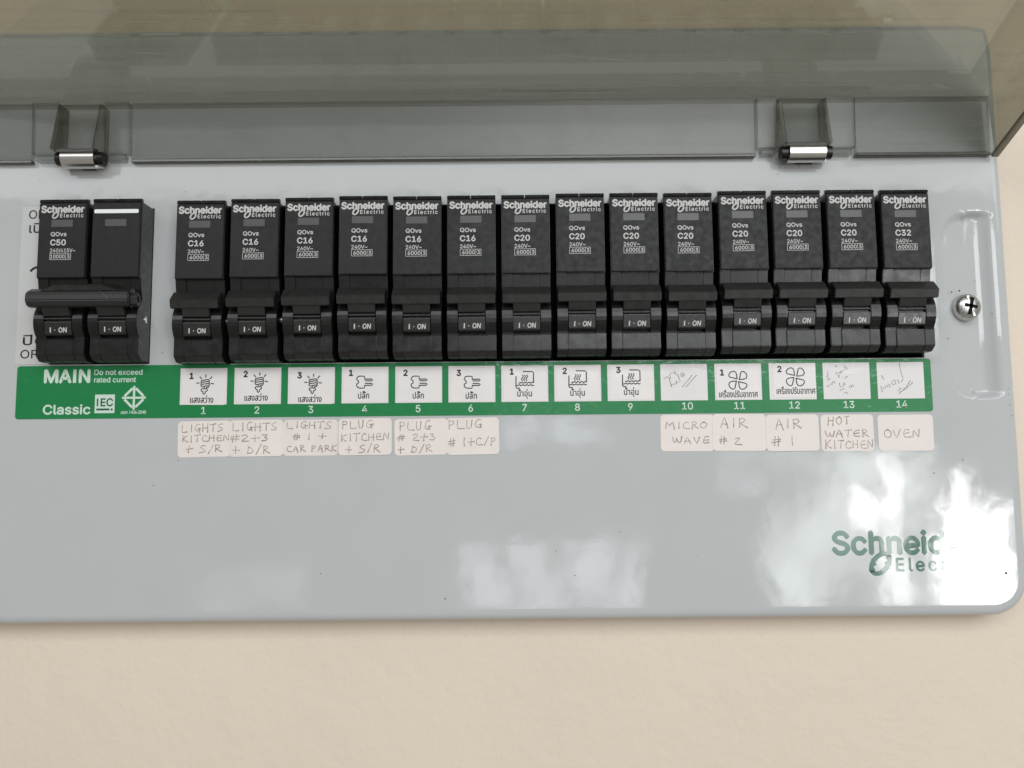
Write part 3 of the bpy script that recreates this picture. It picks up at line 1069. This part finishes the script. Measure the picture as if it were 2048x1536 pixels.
def icon(kind, num):
    """line drawing; local x from the card's left edge, z down from its top (mm)"""
    g = G()
    wd = 0.36
    o = 0.0
    if kind == 'bulb':
        T_ = lambda p: tr(p, 21.8, 85, 65)
        for p in ([(206, 168), (225, 170)], [(228, 124), (241, 138)], [(271, 110), (271, 127)], [(315, 123), (302, 138)], [(310, 172), (329, 174)],
                  [(243, 150), (262, 147), (278, 144), (292, 144), (298, 150), (294, 157), (243, 163)],
                  [(243, 163), (237, 157), (243, 150)], [(294, 157), (300, 163), (296, 172), (243, 178)], [(243, 163), (236, 170), (243, 178)],
                  [(296, 172), (301, 180), (296, 188), (262, 192)], [(243, 178), (236, 186), (243, 194), (262, 196), (262, 204)],
                  [(296, 188), (296, 197), (285, 201), (276, 203)]):
            g.stroke(T_(p), wd, o)
            o += 0.0007
        g.stroke(T_([(250, 208), (241, 214), (240, 223), (246, 229), (254, 231), (254, 245), (262, 252), (270, 245), (271, 231), (279, 229), (286, 223), (284, 213),
                     (276, 208), (270, 213), (263, 208), (257, 213)]), wd, o, closed=True)
    elif kind == 'plug':
        T_ = lambda p: tr(p, 21.8, 1258, 55)
        g.stroke(T_([(1430, 150), (1425, 148), (1425, 128), (1388, 126), (1376, 131), (1369, 141), (1367, 152), (1377, 158), (1382, 168), (1380, 178), (1368, 184), (1367, 196),
                     (1374, 208), (1388, 214), (1424, 214), (1425, 196), (1430, 194)]), wd, o)
        g.stroke(T_([(1425, 149), (1476, 148), (1483, 154), (1476, 161), (1430, 161)]), wd, o + .001)
        g.stroke(T_([(1430, 180), (1476, 180), (1483, 187), (1476, 194), (1425, 195)]), wd, o + .002)
    elif kind == 'water':
        T_ = lambda p: tr(p, 21.8, 523, 45)
        g.stroke(T_([(682, 90), (748, 91), (757, 98), (757, 168)]), wd, o)
        g.stroke(T_([(630, 126), (629, 203), (634, 211), (643, 212), (656, 211)]), wd, o + .001)
        g.stroke(T_(wob(650, 757, 172, 3.5, 4)), wd, o + .002)
        g.stroke(T_(wob(632, 757, 190, 3.5, 4.5)), wd, o + .003)
        for xx in (680, 696, 712):
            g.stroke(T_([(xx - 4 + 6 * math.sin(t * .8), 116 + t * 5.2) for t in range(9)]), wd * .9, o + .004)
    elif kind == 'fan':
        for q in range(4):
            a = R(90 * q + 6)
            pts = []
            base = [(-7, -11), (-14, -48), (-24, -66), (-42, -71), (-62, -62), (-75, -44), (-76, -28), (-66, -19), (-36, -15), (-7, -11)]
            for u, v in base:
                uu, vv = u * math.cos(a) - v * math.sin(a), u * math.sin(a) + v * math.cos(a)
                pts.append(((313 + uu - 118) / 24.4, -(163 + vv - 33) / 24.4))
            g.stroke(pts, wd, o)
            o += .001
    if num:
        nx_, nz_ = {'bulb': (3.2, -3.35), 'plug': (2.5, -3.1), 'water': (2.9, -3.0), 'fan': (2.2, -3.6)}[kind]
        text(g, num, nx_, nz_, 1.9, o, bulk=0.14)
    th, x0, x1, zb = {'bulb': ('แสงสว่าง', 3.6, 11.3, -11.35), 'plug': ('ปลั๊ก', 5.55, 9.2, -10.8), 'water': ('น้ำอุ่น', 5.3, 10.1, -10.4),
                      'fan': ('เครื่องปรับอากาศ', 1.6, 14.4, -11.0)}[kind]
    text(g, th, x0, zb, 1.5, o, x1=x1, bulk=0.045)
    return g


SCR = {
    10: [[(1.1, -4.9), (1.9, -4.4), (2.3, -4.1), (2.9, -5.0), (3.3, -6.3), (3.6, -7.4)], [(3.1, -5.9 + .9), (3.3, -4.3)], [(3.0, -3.9), (3.3, -3.2), (4.0, -2.9), (4.9, -3.1), (5.7, -3.6), (6.1, -4.4), (6.25, -5.3)],
         [(4.8, -2.2), (4.9, -3.1)], [(6.4, -5.7), (6.5, -5.85)], [(3.3, -7.0), (3.8, -7.7)], [(3.7, -6.9), (4.2, -6.6), (4.3, -7.0), (4.7, -6.5), (4.9, -6.9), (5.3, -6.2), (5.2, -5.7), (5.6, -6.4)],
         [(6.9, -4.0), (6.8, -3.3), (7.3, -2.9), (7.9, -3.1), (8.0, -3.8), (7.4, -4.2), (6.9, -4.0)], [(7.2, -3.5), (7.6, -3.6)], [(7.2, -7.7), (8.4, -6.3), (9.7, -4.9), (10.5, -3.8)], [(8.4, -7.7), (9.8, -6.2), (11.0, -4.9), (12.0, -3.8)]],
    13: [[(1.8, -3.0), (1.6, -4.2), (1.3, -4.9)], [(1.3, -5.4), (1.8, -5.9), (2.4, -5.4), (1.8, -5.0), (1.9, -5.5)], [(1.1, -7.8), (1.5, -8.0), (1.9, -7.5)], [(2.2, -7.3), (2.7, -7.0), (2.9, -7.6), (3.2, -6.4), (3.7, -6.2), (3.8, -6.9)],
         [(4.2, -1.4), (4.8, -1.1)], [(4.2, -3.6), (4.8, -3.3), (4.9, -4.0), (5.6, -4.4), (5.3, -5.1), (5.0, -4.6)], [(5.5, -3.6), (5.9, -2.9), (6.4, -2.7), (6.3, -3.3), (5.8, -3.5)], [(6.6, -2.7), (7.4, -2.2), (8.4, -2.2), (7.2, -1.2)],
         [(5.4, -6.8), (5.6, -8.2), (6.5, -8.0), (7.0, -6.6), (7.2, -7.4)], [(5.5, -9.4), (6.2, -8.8), (6.9, -8.9)], [(6.8, -10.2), (7.6, -9.9), (8.0, -10.4)], [(8.4, -8.3), (9.4, -7.6), (9.2, -8.6), (9.6, -7.4), (10.2, -8.1)], [(7.3, -5.2), (8.2, -4.6)]],
    14: [[(7.7, -0.3), (7.75, -1.8), (8.1, -3.7), (8.6, -5.2), (8.5, -6.1), (7.9, -6.6)], [(1.5, -4.4), (2.1, -5.6)], [(1.1, -8.0), (1.3, -9.0), (1.5, -10.0)], [(1.9, -9.0), (2.2, -8.2), (2.6, -8.8), (3.0, -7.7), (3.4, -8.3)], [(3.4, -7.7), (3.9, -7.3), (4.1, -8.4)],
         [(4.9, -6.4), (4.8, -7.3), (5.4, -7.8), (6.1, -7.1), (5.8, -6.1), (5.2, -6.0)], [(6.5, -6.2), (6.9, -5.7), (7.1, -6.5), (6.7, -7.0), (7.4, -6.9)], [(6.9, -10.7), (8.4, -9.4), (9.7, -8.2), (11.0, -6.2)], [(7.4, -10.1), (9.4, -8.9), (10.9, -7.7), (11.8, -6.8)],
         [(6.6, -9.4), (7.3, -9.8), (7.2, -8.7), (8.0, -8.9)]],
}
KIND = [('bulb', '1'), ('bulb', '2'), ('bulb', '3'), ('plug', '1'), ('plug', '2'), ('plug', '3'), ('water', '1'), ('water', '2'), ('water', '3'), None,
        ('fan', '1'), ('fan', '2'), None, None]
SHIFT = [(0, -0.1, -.6), (-0.05, 0.2, 0), (0, -0.2, 0), (0, 0.1, 0), (0.2, 0, 0), (0.2, -0.1, -.5), (0, 0, 0), (0, 0.05, 0), (0.1, 0.15, 0), None, (-0.2, -0.2, 0), (0.5, .45, 0), None, None]
for i in range(14):
    x0 = LEFT[i]
    zt = 33.15
    g = G()
    g.box(x0, x0 + 15.6, 0.175, 0.235, 20.95, zt)
    cd = link('circuit_card', g.mesh('circuit_card'), M['card'], strip)
    if KIND[i]:
        dx, dz, rt = SHIFT[i]
        g = G()
        ins = [(x0 + 0.9 + dx, zt - 0.55 + dz), (x0 + 14.9 + dx, zt - 0.45 + dz - 0.2), (x0 + 14.8 + dx, 21.3 + dz - 0.1), (x0 + 0.7 + dx, 21.35 + dz)]
        if i in (0, 2):
            ins[2] = (ins[2][0], 20.8)
            ins[3] = (ins[3][0], 20.95)
        g.slab(ins, 0.24, 0.31)
        stc = link('picture_sticker', g.mesh('picture_sticker'), M['card2'], cd)
        g = icon(*KIND[i])
        c, s_ = math.cos(R(rt)), math.sin(R(rt))
        g.v = [(x0 + dx * 1.5 + x * c - z * s_, 0.325 + o, zt + dz * 1.5 + x * s_ + z * c) for x, o, z in g.v]
        link('picture_print', g.mesh('picture_print', recalc=False), M['ink'], cd)
    else:
        g = G()
        for k, p in enumerate(SCR[i + 1]):
            g.stroke([(x0 + a * 1.0, zt + b * 1.0) for a, b in p], 0.22, 0.25 + .001 * k, taper=True)
        link('pencil_writing', g.mesh('pencil_writing', recalc=False), M['graphite'], cd)

# ------------------------------------------------------------------ handwritten stickers
HF = {
    'L': [[(0.05, 1), (0, 0.02), (0.85, 0.0)]], 'I': [[(0.5, 1), (0.45, 0)]],
    'G': [[(0.8, 0.95), (0.45, 1), (0.1, 0.65), (0.05, 0.25), (0.4, 0.0), (0.7, 0.2), (0.75, 0.45)], [(0.4, 0.42), (1.0, 0.42)], [(0.78, 0.42), (0.8, -0.05)]],
    'H': [[(0.05, 0.95), (0.0, 0.0)], [(0.85, 1.0), (0.8, -0.08)], [(0.0, 0.45), (0.85, 0.5)]],
    'T': [[(0.0, 0.95), (0.95, 1.0)], [(0.5, 0.97), (0.45, 0.0)]],
    'S': [[(0.85, 0.98), (0.4, 0.95), (0.1, 0.7), (0.4, 0.5), (0.8, 0.3), (0.7, 0.05), (0.0, 0.0)]],
    'K': [[(0.1, 1), (0.05, -0.05)], [(0.85, 0.98), (0.1, 0.42), (0.9, 0.0)]],
    'C': [[(0.85, 0.85), (0.5, 1.0), (0.12, 0.7), (0.08, 0.25), (0.4, 0.02), (0.95, 0.05)]],
    'E': [[(0.85, 0.98), (0.3, 0.95), (0.08, 0.5), (0.2, 0.05), (0.95, 0.05)], [(0.15, 0.5), (0.75, 0.55)]],
    'N': [[(0.0, 0.0), (0.1, 0.95), (0.75, 0.05), (0.85, 1.0)]],
    'A': [[(0.0, -0.05), (0.45, 1.0), (0.85, -0.1)], [(0.1, 0.35), (0.75, 0.38)]],
    'R': [[(0.1, 0.98), (0.1, 0.0)], [(0.1, 0.9), (0.5, 1.02), (0.75, 0.8), (0.5, 0.55), (0.15, 0.5), (1.0, -0.02)]],
    'P': [[(0.12, 0.98), (0.1, -0.05)], [(0.1, 0.9), (0.5, 1.0), (0.8, 0.8), (0.6, 0.5), (0.12, 0.45)]],
    'U': [[(0.05, 1.0), (0.02, 0.3), (0.25, 0.0), (0.6, 0.15), (0.78, 1.0)]],
    'D': [[(0.15, 0.95), (0.1, 0.0)], [(0.15, 0.9), (0.6, 0.7), (0.85, 0.35), (0.5, 0.05), (0.0, 0.05)]],
    'M': [[(0.0, 0.0), (0.1, 1.0), (0.45, 0.4), (0.8, 0.95), (0.95, 0.0)]],
    'W': [[(0.0, 0.95), (0.12, 0.1), (0.35, 0.1), (0.48, 0.7), (0.6, 0.08), (0.85, 0.15), (1.0, 0.9)]],
    'V': [[(0.0, 1.0), (0.4, 0.0), (0.85, 1.0)]],
    'O': [[(0.5, 0.98), (0.1, 0.75), (0.05, 0.25), (0.4, 0.0), (0.85, 0.2), (0.9, 0.7), (0.5, 0.98)]],
    '#': [[(0.35, 1), (0.25, 0)], [(0.75, 1.05), (0.65, 0.0)], [(0.0, 0.65), (1.0, 0.72)], [(0.0, 0.33), (0.95, 0.38)]],
    '1': [[(0.55, 1.0), (0.45, 0.5), (0.5, 0.0)]],
    '2': [[(0.1, 0.85), (0.6, 1.0), (0.75, 0.75), (0.1, 0.05), (1.0, 0.0)]],
    '3': [[(0.15, 0.95), (0.7, 0.95), (0.35, 0.58), (0.8, 0.38), (0.6, 0.02), (0.05, 0.08)]],
    '+': [[(0.5, 0.95), (0.45, 0.0)], [(0.0, 0.42), (1.0, 0.48)]],
    '/': [[(0.95, 1.2), (0.1, -0.1)]], ' ': [], '.': [[(0.4, 0.0), (0.5, -0.03)]],
}
WID = {'I': 0.5, '1': 0.5, '/': 0.65, ' ': 0.55, 'W': 1.15, 'M': 1.1, '.': 0.4}


def hand(g, s, x0, x1, z0, h, o, rnd, wd=0.33):
    tot = sum(WID.get(c, 0.85) + 0.22 for c in s) - 0.22
    u = (x1 - x0) / tot
    x = x0
    k = 0
    for c in s:
        wc = WID.get(c, 0.85) * u
        dz = rnd.uniform(-0.06, 0.06) * h
        sc_ = rnd.uniform(0.93, 1.07)
        for st in HF[c]:
            pts = [(x + (a + rnd.uniform(-.065, .065)) * wc, z0 + dz + (b + rnd.uniform(-.065, .065)) * h * sc_) for a, b in st]
            # resample for rounder lines
            fine = [pts[0]]
            for i in range(len(pts) - 1):
                p0 = pts[max(0, i - 1)]
                p1, p2 = pts[i], pts[i + 1]
                p3 = pts[min(len(pts) - 1, i + 2)]
                for t in (0.33, 0.66, 1.0):
                    q = []
                    for d in (0, 1):
                        lin = p1[d] + (p2[d] - p1[d]) * t
                        cat = 0.5 * (2 * p1[d] + (p2[d] - p0[d]) * t + (2 * p0[d] - 5 * p1[d] + 4 * p2[d] - p3[d]) * t * t + (-p0[d] + 3 * p1[d] - 3 * p2[d] + p3[d]) * t ** 3)
                        q.append(lin * 0.45 + cat * 0.55)
                    fine.append(tuple(q))
            k += 1
            g.stroke(fine, wd * rnd.uniform(0.85, 1.2), o + 0.0008 * k, taper=True)
            if rnd.random() < 0.6:   # the pen rests at the end of a stroke
                ex, ez = fine[-1]
                g.disc(ex, ez, wd * 0.78, o + 0.03, o + 0.031 + 0.0008 * k, 7)
        x += wc + 0.22 * u


ST = [  # x0,x1,ztop,zbot, tilt, order, lines (text, x0, x1, zbase from top, height), label
    (-110.95, -93.4, 15.5, 3.55, 0.9, 0, [('LIGHTS', 1.4, 15.2, -3.5, 2.4), ('KITCHEN', 1.5, 17.2, -6.7, 2.0), ('+ S/R', 2.7, 14.6, -10.4, 2.2)],
     'cream handwritten sticker reading LIGHTS KITCHEN + S/R, leftmost under the green strip'),
    (-93.95, -75.9, 15.7, 3.6, 0.6, 1, [('LIGHTS', 1.3, 16.1, -3.6, 2.6), ('#2+3', 0.6, 13.4, -7.0, 2.1), ('+ D/R', 1.2, 13.6, -11.1, 2.5)],
     'cream handwritten sticker reading LIGHTS #2 + 3 + D/R'),
    (-76.0, -57.9, 15.6, 3.7, 0.0, 0, [('LIGHTS', 1.2, 16.2, -2.8, 2.2), ('# 1 +', 3.2, 14.0, -6.3, 1.8), ('CAR PARK', 1.2, 17.8, -10.4, 1.9)],
     'cream handwritten sticker reading LIGHTS #1 + CAR PARK'),
    (-57.7, -40.0, 15.9, 3.75, 0.5, 1, [('PLUG', 1.3, 11.5, -3.3, 2.5), ('KITCHEN', 0.9, 17.0, -7.3, 2.3), ('+ S/R', 2.4, 13.8, -11.2, 2.4)],
     'cream handwritten sticker reading PLUG KITCHEN + S/R'),
    (-39.1, -21.5, 15.6, 3.6, 0.9, 0, [('PLUG', 1.7, 12.2, -3.6, 2.7), ('# 2+3', 1.0, 13.8, -7.2, 2.1), ('+ D/R', 1.0, 12.4, -11.0, 2.2)],
     'cream handwritten sticker reading PLUG #2 + 3 + D/R'),
    (-21.8, -4.4, 15.8, 3.6, 0.8, 1, [('PLUG', 0.7, 11.9, -3.5, 2.8), ('# 1+C/P', 0.6, 16.6, -9.2, 2.6)],
     'cream handwritten sticker reading PLUG #1 + C/P'),
    (49.1, 66.9, 16.2, 4.1, -0.4, 0, [('MICRO', 1.9, 15.6, -4.6, 2.2), ('WAVE', 3.8, 16.4, -9.4, 2.1)],
     'cream handwritten sticker reading MICRO WAVE under circuit ten'),
    (66.4, 84.1, 16.3, 4.05, -0.4, 1, [('AIR', 2.8, 11.5, -4.4, 3.0), ('# 2', 2.1, 9.4, -10.0, 2.5)],
     'cream handwritten sticker reading AIR #2 beside the MICRO WAVE sticker'),
    (84.0, 101.6, 15.95, 3.85, 0.2, 2, [('AIR', 3.3, 11.7, -4.6, 3.0), ('# 1', 2.0, 9.4, -10.2, 2.9)],
     'cream handwritten sticker reading AIR #1 beside the HOT WATER KITCHEN sticker'),
    (102.3, 119.8, 15.8, 3.7, 0.0, 0, [('HOT', 2.5, 9.8, -3.3, 2.6), ('WATER', 1.4, 15.8, -7.4, 2.2), ('KITCHEN', 1.4, 17.2, -11.1, 2.5)],
     'cream handwritten sticker reading HOT WATER KITCHEN under circuit thirteen'),
    (121.2, 139.6, 15.6, 3.6, 0.0, 0, [('OVEN', 2.1, 14.0, -7.7, 2.6)],
     'cream handwritten sticker reading OVEN, rightmost under the green strip'),
]
rnd = random.Random(3)
for (x0, x1, zt, zb, tilt, order, lines, lab) in ST:
    cx, cz = (x0 + x1) / 2, (zt + zb) / 2
    t = thing('handwritten_sticker', lab, 'sticker', (cx, 0, cz), 'handwritten stickers under the green strip')
    t.rotation_euler = (0, R(-tilt), 0)
    hw, hh = (x1 - x0) / 2, (zt - zb) / 2
    b = 0.05 + 0.09 * order
    g = G()
    g.slab(rrect(-hw, hw, -hh, hh, 1.35, 5), b, b + 0.08)
    link('paper', g.mesh('paper'), M['paper'], t)
    g = G()
    for s, a, c, z, h in lines:
        hand(g, s, -hw + a, -hw + c, hh + z, h, b + 0.10, rnd)
    link('handwriting', g.mesh('handwriting', recalc=False), M['pencil'], t)
